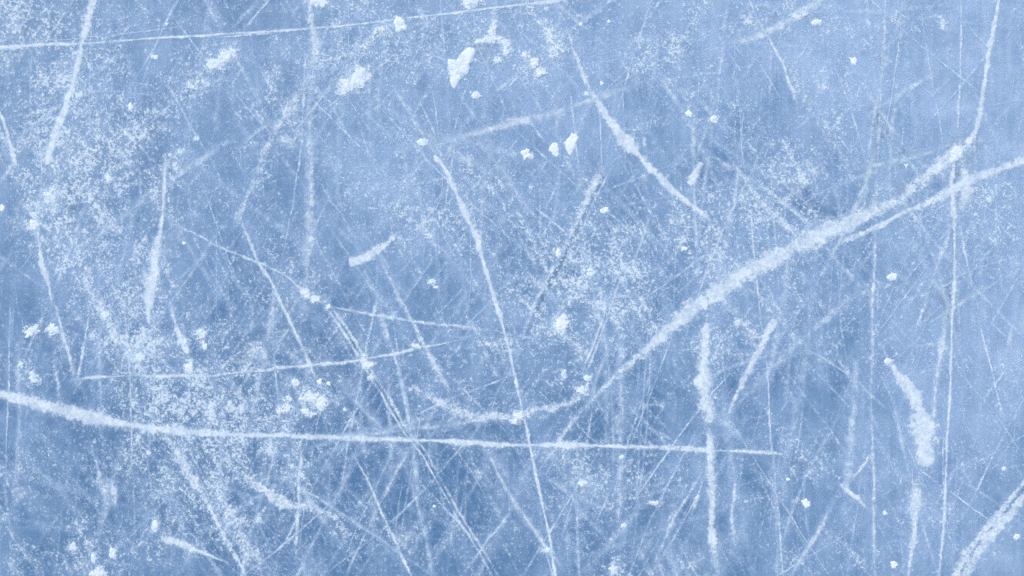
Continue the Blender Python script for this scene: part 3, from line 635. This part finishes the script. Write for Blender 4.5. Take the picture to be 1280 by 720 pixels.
# ---------------------------------------------------------------- snow lumps and ice flakes lying on the ice
def lump_mesh(name, outline, u, v, h, seed, rough=.16, facet=.25):
    """one solid chip: irregular outline, domed broken top, flat underside on the ice"""
    nr, na = 9, 48
    th = np.linspace(0, 2 * math.pi, na, endpoint=False)
    R = outline(th) * (1 + rough * (vnoise(np.cos(th) * 2.4 + 9, np.sin(th) * 2.4, seed) - .5) * 2 + .6 * rough * (vnoise(np.cos(th) * 6 + 3, np.sin(th) * 6, seed + 1) - .5) * 3)
    co, quads = [], []
    for i in range(nr + 1):
        rho = max(i / nr, .02)
        U = u + np.cos(th) * R * rho; V = v - np.sin(th) * R * rho
        top = (1 - rho ** 5) ** .8
        nz = .62 + facet * 2 * (vnoise(U / 4.2, V / 4.2, seed + 2) - .5) + .2 * (vnoise(U / 1.7, V / 1.7, seed + 4) - .5)
        Z = np.maximum(h * top * nz, .00002) if i < nr else np.zeros(na)
        co += [(float(a), float(b), float(c)) for a, b, c in zip(wx(U), wy(V), Z + .0002)]
    for i in range(nr):
        for k in range(na):
            k2 = (k + 1) % na
            quads.append((i * na + k, (i + 1) * na + k, (i + 1) * na + k2, i * na + k2))
    return mesh_from(name, np.array(co), np.array(quads), None, True)


def ellipse(rx, ry, ang=0.):
    a = math.radians(ang)
    return lambda t: rx * ry / np.sqrt((ry * np.cos(t - a)) ** 2 + (rx * np.sin(t - a)) ** 2)


def poly(pts):
    """radius of a traced outline around its centre"""
    P = np.array(pts, float)
    def f(t):
        r = np.full(len(t), 1.)
        for i, a in enumerate(t):
            d = np.array([math.cos(a), -math.sin(a)]); best = 0
            for j in range(len(P)):
                p, q = P[j], P[(j + 1) % len(P)]; e = q - p
                den = d[0] * e[1] - d[1] * e[0]
                if abs(den) < 1e-9: continue
                k = (p[0] * e[1] - p[1] * e[0]) / den; m = (p[0] * d[1] - p[1] * d[0]) / den
                if k > 0 and -1e-6 <= m <= 1 + 1e-6: best = max(best, k)
            r[i] = best or 1.
        return r
    return f


def fringe(u, v, rx, ry, ang, dens, haze, seed, power=2.):
    """loose powder crumbled off a lump"""
    k = 2.3; R = max(rx, ry) * k
    g = np.arange(-R, R + .1, .9)
    A, B = np.meshgrid(g, g)
    a = math.radians(ang); p = (A * math.cos(a) - B * math.sin(a)) / rx; q = (A * math.sin(a) + B * math.cos(a)) / ry
    rr = np.sqrt(p * p + q * q) * (.72 + .56 * vnoise((u + A) / 7, (v + B) / 7, seed + 3))
    prof = np.exp(-(rr / 1.08) ** power)
    n = grain(u + A, v + B, seed)
    d = dens * prof * (.6 + .8 * vnoise((u + A) / 5, (v + B) / 5, seed + 7))
    cov = np.clip((d * 1.45 - n) / .65, 0, 1)
    film = .80 * haze * np.exp(-(rr / 1.08) ** 2.6) * (.5 + .8 * vnoise((u + A) / 4, (v + B) / 4, seed + 9))
    C = np.clip(cov * .95 + film * (1 - cov), 0, .97)
    C[0] = C[-1] = 0; C[:, 0] = C[:, -1] = 0
    return grid_quads(wx(u + A), wy(v + B), .0006 + (seed % 30) * 8e-6 + cov * .0012 * (.5 + n), C)


G_FLAKE = 'snow flakes and lumps lying on the ice'
G_SMEAR = 'powdery snow smears on the ice'
ns = [200]


def flake(label, u, v, outline, h=4., fr=None, name='snow_flake', cat='snow flake', rough=.14, ang=0):
    ns[0] += 3; sd = ns[0]
    o = link(name, lump_mesh(name, outline, u, v, h * .5 * PX, sd, rough * 1.5), M_LUMP)
    tag(o, label, cat, G_FLAKE)
    if fr:
        co, q, c = fringe(u, v, fr[0], fr[1], ang, fr[2], fr[3], sd)
        if len(q): link('powder_fringe', mesh_from('powder_fringe', co, q, c), M_FROST, o)
    return o


def smear(label, items, lumps=(), name='snow_smear', cat='snow smear'):
    ns[0] += 5; sd = ns[0]
    root = empty(name, items[0][0], items[0][1]); tag(root, label, cat, G_SMEAR)
    co, q, c = merge([fringe(*it, seed=sd + 2 * i, power=2.3) for i, it in enumerate(items)])
    link('powder', mesh_from('powder', co, q, c), M_FROST, root)
    for i, (u, v, rx, ry, a, h) in enumerate(lumps):
        link('lump', lump_mesh('lump', ellipse(rx, ry, a), u, v, h * .5 * PX, sd + 40 + i, .4), M_LUMP, root)
    return root


flake('large leaf-shaped white snow flake, biggest solid flake under the long upper line', 574, 85,
      poly([(-15, -11), (-4, -10), (3, -19), (12, -26), (20, -25), (20, -19), (13, -3), (11, 7), (3, 12), (-6, 26), (-10, 22), (-13, 6), (-15, -5)]), 4, (15, 20, .7, .2), ang=-30, rough=.05)
flake('square white snow flake sitting on the long thin upper line', 499, 30,
      poly([(-9, -3), (-4, -10), (3, -8), (10, 3), (8, 8), (-2, 11), (-7, 2)]), 4, (10, 11, .6, .2))
flake('pointed white snow flake, tallest of the little trio in the clear ice', 713, 180,
      poly([(-8, -3), (2, -14), (8, -13), (9, -4), (4, 8), (0, 15), (-4, 8)]), 4, (8, 10, .35, .1))
flake('pale oval snow flake between the round one and the pointed one', 693, 187, poly([(-6, -5), (-2, -9), (4, -6), (6, 1), (4, 9), (-2, 7), (-6, 1)]), 3, (6, 8, .3, .1))
flake('round white snow flake with ragged rim, outermost of the little trio', 658, 193, ellipse(7.5, 6.8), 4, (9, 8, .55, .15), rough=.2)
flake('round snow ball with a crumbled lower side, alone in the frosted middle ice', 702, 405, ellipse(8, 9.5, 80), 6, (13, 15, .8, .35), name='snow_ball', cat='snow ball')
flake('small white snow flake just below the leaf-shaped flake', 595, 119, ellipse(6.5, 5), 3, (9, 7, .6, .2))
flake('small blunt snow flake at the foot of the hazy slanting band', 528, 178, ellipse(8, 4.5), 3, (11, 7, .6, .3))
flake('bright pin-head lump beside the hazy slanting band in the clear upper ice', 752, 104, ellipse(2.2, 3), 2)
flake('tiny lump touching the upper diagonal scratch where the hazy band crosses', 733, 117, ellipse(3.6, 3.2), 2, (6, 5, .5, .2))
flake('tiny white grain between the long upper line and the clear ice bowl', 726, 30, ellipse(2.4, 2.8), 2)
flake('tiny white grain just beyond the bowl of clear ice near the upper edge', 761, 27, ellipse(2.6, 2.2), 2)
flake('bright angular chip in clear ice between the diagonal scratch and the powder patch', 861, 142, poly([(-5, 0), (0, -6), (5, 1), (3, 5), (-3, 4)]), 3, (6, 5, .3, .1), name='ice_chip', cat='ice chip')
flake('dull ragged chip next to the bright angular one', 893, 149, ellipse(6, 5), 3, (10, 8, .6, .3), name='ice_chip', cat='ice chip')
flake('pale wedge-shaped chip on the crossing hairlines of the upper milky ice', 1067, 77, poly([(-5, -5), (2, -5), (6, -1), (3, 5), (-3, 3)]), 3, (6, 8, .4, .2), name='ice_chip', cat='ice chip')
flake('flat pale chip beside the upper hazy rising band', 1021, 28, ellipse(7.5, 4, 10), 3, (10, 6, .5, .3), name='ice_chip', cat='ice chip')
flake('tiny notched chip alone on clear ice above the broad curve', 1132, 207, poly([(-4, -4), (0, -1), (4, -3), (1, 4)]), 2, name='ice_chip', cat='ice chip')
flake('round pale pellet alone in the clear ice under the broad curve', 1115, 346, ellipse(6.5, 6, 30), 3, (8, 7, .4, .3), name='snow_ball', cat='snow ball')
flake('small flat flake on the rim of the slanting dark groove', 756, 263, ellipse(6, 3.8, 10), 3, (8, 5, .4, .1))
flake('small upright flake below the groove in the frosted middle', 698, 316, ellipse(4, 6), 3, (7, 8, .6, .2))
flake('soft flake in powder above the round snow ball', 738, 340, ellipse(5, 6), 3, (10, 9, .7, .3))
flake('faint upright crumb in the dark ice below the round snow ball', 705, 467, ellipse(3.2, 6), 2, (6, 9, .6, .2))
flake('squat crumb at the foot of the thin blade groove', 735, 473, ellipse(5.5, 4, -20), 3, (9, 7, .6, .2))
flake('wide soft crumb pile below that squat crumb', 729, 488, ellipse(6, 4), 3, (13, 9, .8, .35))
flake('tiny curled flake inside the dim frosted ice under the diagonal scratch', 855, 311, ellipse(4, 2.8, 10), 2, (6, 5, .4, .1))
flake('pale round lump with a tail, on top of the beaded upright scratch', 43, 281, ellipse(6.5, 7), 4, (10, 10, .7, .3), name='snow_ball', cat='snow ball')
flake('half-hidden white chip on the picture edge in the frosted area', 3, 260, ellipse(4, 4.5), 3, (6, 6, .4, .1), name='ice_chip', cat='ice chip')
flake('ragged white snow clot, bigger one of the pair over the long level scratch', 39, 414, ellipse(8, 6, 25), 4, (13, 10, .7, .2), name='snow_clot', cat='snow clot', rough=.3)
flake('ragged white snow clot, smaller one of that pair', 66, 412, ellipse(7, 5.5, -20), 4, (11, 9, .7, .2), name='snow_clot', cat='snow clot', rough=.3)
flake('crumbly white clot close above the thick end of the long level scratch', 42, 472, ellipse(7, 6, -30), 3, (14, 10, .75, .2), name='snow_clot', cat='snow clot', rough=.3)
flake('tiny clot of crumbs at the edge side of that crumbly clot', 26, 456, ellipse(3, 4), 2, (6, 7, .6, .1), name='snow_clot', cat='snow clot', rough=.3)
flake('small round pellet on the upper part of the wide granular band', 132, 393, ellipse(5.2, 4.6), 4, (8, 6, .5, .2), name='snow_ball', cat='snow ball')
flake('round lump with trailing crumbs, on the lower end of the wide granular band', 175, 446, ellipse(6, 6.2), 4, (11, 11, .7, .3), name='snow_ball', cat='snow ball')
flake('bright lump at the foot of the granular streak on the frosted area', 237, 461, ellipse(5.5, 6.5), 4, (8, 11, .8, .3), name='snow_ball', cat='snow ball')
flake('small lump part-way up the granular streak', 232, 427, ellipse(3.4, 4.2), 3, (6, 7, .6, .1), name='snow_ball', cat='snow ball')
flake('upper crumb of the loose pair beside the granular streak', 250, 416, ellipse(5, 4.4), 3, (11, 9, .7, .2))
flake('lower crumb of the loose pair beside the granular streak', 256, 433, ellipse(3.6, 4.4), 3, (8, 9, .7, .2))
flake('square-edged pale chip in the blank ice by the pale slanting lower track', 1008, 630, poly([(-6, -4), (0, -7), (5, -3), (5, 3), (-1, 6), (-4, 1)]), 3, (7, 7, .4, .2), name='ice_chip', cat='ice chip')
flake('bright round bead at the head of the bent white smear', 1110, 452, ellipse(5, 5), 3, (8, 7, .6, .2), name='snow_ball', cat='snow ball')
flake('small clean pellet beside the very long faint upright line, low down', 1106, 641, ellipse(3, 3), 2, (5, 4, .3, .1), name='snow_ball', cat='snow ball')
flake('angular pale chip near the lower edge beside the milky-headed streak', 1118, 706, poly([(-5, -3), (0, -5), (5, -1), (2, 4), (-3, 5)]), 3, (6, 6, .4, .1), name='ice_chip', cat='ice chip')
flake('small ring-like pellet on bare ice over the wide double scratch', 1255, 586, ellipse(3, 2.8), 2, (4, 4, .3, .2), name='snow_ball', cat='snow ball')
flake('pale pellet beside the wide double scratch at the picture edge', 1271, 671, ellipse(4.5, 3.6, 20), 3, (7, 6, .4, .2), name='snow_ball', cat='snow ball')
flake('tiny lump at the crossing of thin beaded lines in the lower ice', 1053, 607, ellipse(2.6, 2.2), 2, (5, 4, .5, .2))
flake('tiny double crumb in the empty ice beside a pale slanting track', 985, 599, ellipse(3, 2), 2, (5, 4, .4, .1))
flake('pale star-shaped crumb in the dark ice left of the upright tail', 780, 657, ellipse(4, 3.4), 3, (7, 6, .6, .2))
flake('flat crumb hugging the underside of the long level scratch', 777, 571, ellipse(4, 2.4, 30), 2, (6, 5, .4, .1))
flake('scattered crumb heap in dark ice below the long level scratch', 727, 603, ellipse(4.5, 4), 3, (12, 9, .75, .2))
flake('low crumb patch between the star-shaped crumb and the level scratch', 817, 629, ellipse(4, 2.6), 2, (12, 6, .7, .2))
flake('soft pale lump near the lower edge under the crumb heap', 767, 712, ellipse(5.5, 6), 3, (9, 9, .6, .3))
flake('lump touching the slim steep scratch near the lower edge', 684, 688, ellipse(4.6, 3.6), 3, (8, 7, .7, .3))
flake('single bright grain in open ice inside the double track crossing', 543, 633, ellipse(2.3, 2), 2)
flake('upper pebble of snow in the dark lower ice beside the granular scratch', 186, 566, ellipse(3.2, 3), 3, (6, 5, .5, .1))
flake('upright oval flake just above the blunt-ended smear', 194, 658, ellipse(4, 8.5), 3, (6, 10, .6, .3))
flake('upright flake at the lower edge of the frosted ice', 117, 698, ellipse(3.4, 6.5), 3, (6, 8, .5, .2))
flake('paired upright flake near it with a pale tail', 141, 692, ellipse(4.4, 8), 3, (7, 12, .6, .3))
flake('small clot of crumbs up and to the side of the edge flakes', 91, 684, ellipse(5, 4.4), 3, (9, 9, .7, .2))
flake('crumbled pile cut off by the lower picture edge', 124, 716, ellipse(9, 6), 4, (14, 9, .8, .3), rough=.3)
flake('flat drop-shaped flake near the faint level bead line', 539, 352, ellipse(4.6, 3, 30), 2, (9, 6, .6, .2))
flake('tiny bright flake beyond the drop-shaped one on open ice', 545, 359, ellipse(3.6, 2.2), 2)
flake('little white pellet on the frosted ice near the twisted double line', 230, 304, ellipse(2.6, 2, -20), 2)
flake('tiny flake in the frosted area near its blunt scratch', 226, 190, ellipse(4.4, 2.6, -15), 2, (7, 5, .5, .2))
flake('soft white clot in the frosted area above the pale arc', 138, 224, ellipse(5, 3.6), 2, (9, 7, .7, .3))
flake('tiny two-toned flake under the long upper line on clear ice', 193, 71, ellipse(5, 3), 2, (7, 5, .5, .2))
flake('pin-head white grain just above the long upper line', 208, 30, ellipse(2.6, 2.2), 2, (4, 4, .4, .1))
flake('upright bright crumb in the middle of the frosted upper corner', 163, 134, ellipse(3.4, 5), 3, (6, 9, .6, .2))
flake('pale crumb high on the frosted ice near the thin pinched lines', 246, 173, ellipse(3.6, 3), 2, (7, 6, .5, .2))
flake('hazy round flake beside thin steep line right under broad curve', 921, 404, ellipse(3.4, 3.4), 2, (8, 8, .6, .2))

smear('white oval powder smear with a solid lower end, under the long upper line', [(278, 74, 22, 12, 32, .80, .75), (268, 80, 12, 8, 20, .7, .7), (290, 62, 12, 9, 30, .6, .4)], [(267, 82, 8, 5, 20, 2.0), (276, 75, 7, 4, 40, 1.5)])
smear('faint round frost smear below the oval smear', [(247, 104, 20, 13, 0, .60, .40)])
smear('big fluffy snow smear with a bright core, between the hazy track and leaf-shaped flake', [(440, 102, 22, 15, 25, .85, .75), (452, 92, 16, 12, 20, .8, .6), (432, 112, 14, 12, 0, .7, .4)], [(441, 103, 7, 5, 30, 2.0), (452, 95, 6, 4, 10, 1.6), (434, 110, 5, 4, 0, 1.6)])
smear('branched snow smear beside the leaf-shaped flake', [(617, 36, 6, 13, -15, .9, .7), (608, 50, 14, 6, 10, .9, .7), (625, 50, 15, 7, -10, .85, .65), (633, 62, 8, 13, 10, .75, .5), (622, 75, 10, 8, 0, .6, .3)], [(610, 51, 8, 3.6, 5, 2), (617, 40, 3.5, 7, 0, 2), (622, 76, 4, 4, 0, 2), (628, 52, 6, 3, 10, 1.6)])
smear('soft snow smear cut by the long upper line near the upper edge', [(587, 4, 14, 9, 0, .9, .7)], [(587, 4, 8, 5, 10, 2)])
smear('soft snow smear at the upper edge on top of the hazy track', [(398, 2, 18, 9, 0, .85, .7)], [(398, 3, 7, 4, 0, 1.5)])
smear('dense frosty smear pair above the slanting powder patch in upper ice', [(690, 45, 16, 20, 20, .6, .38), (695, 66, 16, 14, 0, .65, .42), (683, 32, 10, 14, 30, .6, .3)])
smear('lumpy powder smear slanting beside the clear bowl of ice', [(668, 80, 9, 15, 35, .8, .5), (676, 92, 9, 10, 35, .7, .3), (657, 68, 7, 7, 0, .8, .45)])
smear('pale rising smear between the square flake and fluffy smear', [(470, 44, 22, 8, 35, .65, .45), (455, 58, 14, 8, 35, .6, .3)])
smear('crumbled snow heap of several lumps above the long level scratch', [(385, 497, 18, 14, -10, .78, .25), (358, 508, 11, 9, 30, .85, .4), (403, 505, 10, 10, 0, .95, .5), (370, 480, 7, 6, 0, .8, .4), (350, 514, 5, 8, 0, .8, .4), (384, 516, 24, 7, 0, .6, .1), (390, 490, 26, 20, 0, .42, .05)],
      [(369, 476, 4.5, 3.4, 20, 4), (400, 478, 3.8, 3.8, 0, 3), (411, 480, 2.8, 2.8, 0, 3), (403, 502, 5, 3.8, 0, 4), (361, 498, 4, 3, -30, 3), (349, 515, 3, 5, -15, 3), (392, 499, 2.6, 2, 0, 2.5), (431, 512, 2.2, 2.2, 0, 2), (380, 488, 2, 1.6, 0, 2), (378, 503, 1.8, 1.6, 0, 2), (355, 526, 2, 1.6, 0, 2)], name='snow_heap', cat='snow heap')
smear('milky smear on top of the scratch junction where the broad curve ends', [(1196, 192, 9, 15, -30, 1.0, .9), (1210, 178, 6, 12, -35, .8, .6)])
smear('pale frost smear in the frosted area between two clots and the blunt scratch', [(62, 246, 12, 15, 0, .75, .55), (68, 262, 9, 10, 0, .6, .4)])
smear('upright frost smear high on the milky ice by the long faint upright line', [(1118, 20, 7, 12, -10, .5, .5)])
smear('leaning oval frost smear close beside the dotted hairline at the upper edge', [(1178, 30, 8, 14, 40, .55, .5)])
smear('powder blot in the very top corner of the milky ice', [(1000, 18, 20, 12, 25, .55, .35), (985, 8, 14, 10, 0, .5, .3)])
smear('thin grey frost film over the lower milky ice beside the streak', [(1142, 628, 14, 18, 10, .4, .4)])
smear('bright powder crust where the thin slope line meets the double track', [(392, 372, 14, 7, -20, .8, .55), (380, 365, 8, 6, 0, .7, .3)], [(410, 383, 3, 3.6, -30, 2)])
smear('crumbled powder knot on the double track by the shallow arc', [(460, 456, 10, 9, 0, .9, .5), (467, 472, 8, 6, 0, .8, .4), (455, 448, 6, 5, 0, .8, .4)], [(461, 458, 3.4, 3, 0, 2)])
smear('small powder knot where the cross line meets the faint steep track', [(520, 433, 8, 4, -10, .85, .6)])
smear('powder knot where the shallow arc meets the slim steep scratch', [(650, 520, 8, 7, 0, .9, .5), (643, 526, 7, 5, 0, .8, .4)], [(645, 525, 3, 3, 0, 2)])

# ---------------------------------------------------------------- camera, light, world
cam = bpy.data.cameras.new('Camera'); cam.lens = 50; cam.sensor_width = 36; cam.clip_end = 500; cam.clip_start = .01
co_ = bpy.data.objects.new('Camera', cam); COL.objects.link(co_)
co_.location = (0, 0, 1.28 * 50 / 36); co_.rotation_euler = (0, 0, 0)
S.camera = co_

EL, AZ = math.radians(52), math.radians(-40)      # soft sun from the upper left
sun = bpy.data.lights.new('sun', 'SUN'); sun.energy = 1.5; sun.angle = math.radians(14); sun.color = (1, .975, .95)
so = bpy.data.objects.new('sun', sun); COL.objects.link(so)
so.rotation_euler = (math.pi / 2 - EL, 0, math.pi - (-AZ) + 0)
so.rotation_euler = (math.pi / 2 - EL, 0, math.radians(180) + math.radians(40))

W = bpy.data.worlds.new('World'); S.world = W; W.use_nodes = True
wn = W.node_tree; bg = wn.nodes['Background']
sky = wn.nodes.new('ShaderNodeTexSky'); sky.sky_type = 'NISHITA'; sky.sun_disc = False
sky.sun_elevation = EL; sky.sun_rotation = AZ; sky.air_density = 1; sky.dust_density = 3.0
wn.links.new(sky.outputs[0], bg.inputs[0]); bg.inputs[1].default_value = .1

S.view_settings.view_transform = 'Standard'; S.view_settings.look = 'None'
S.view_settings.exposure = .38; S.view_settings.gamma = 1; S.view_settings.use_curve_mapping = False
S.cycles.max_bounces = 4; S.cycles.transparent_max_bounces = 16
S.cycles.use_denoising = False
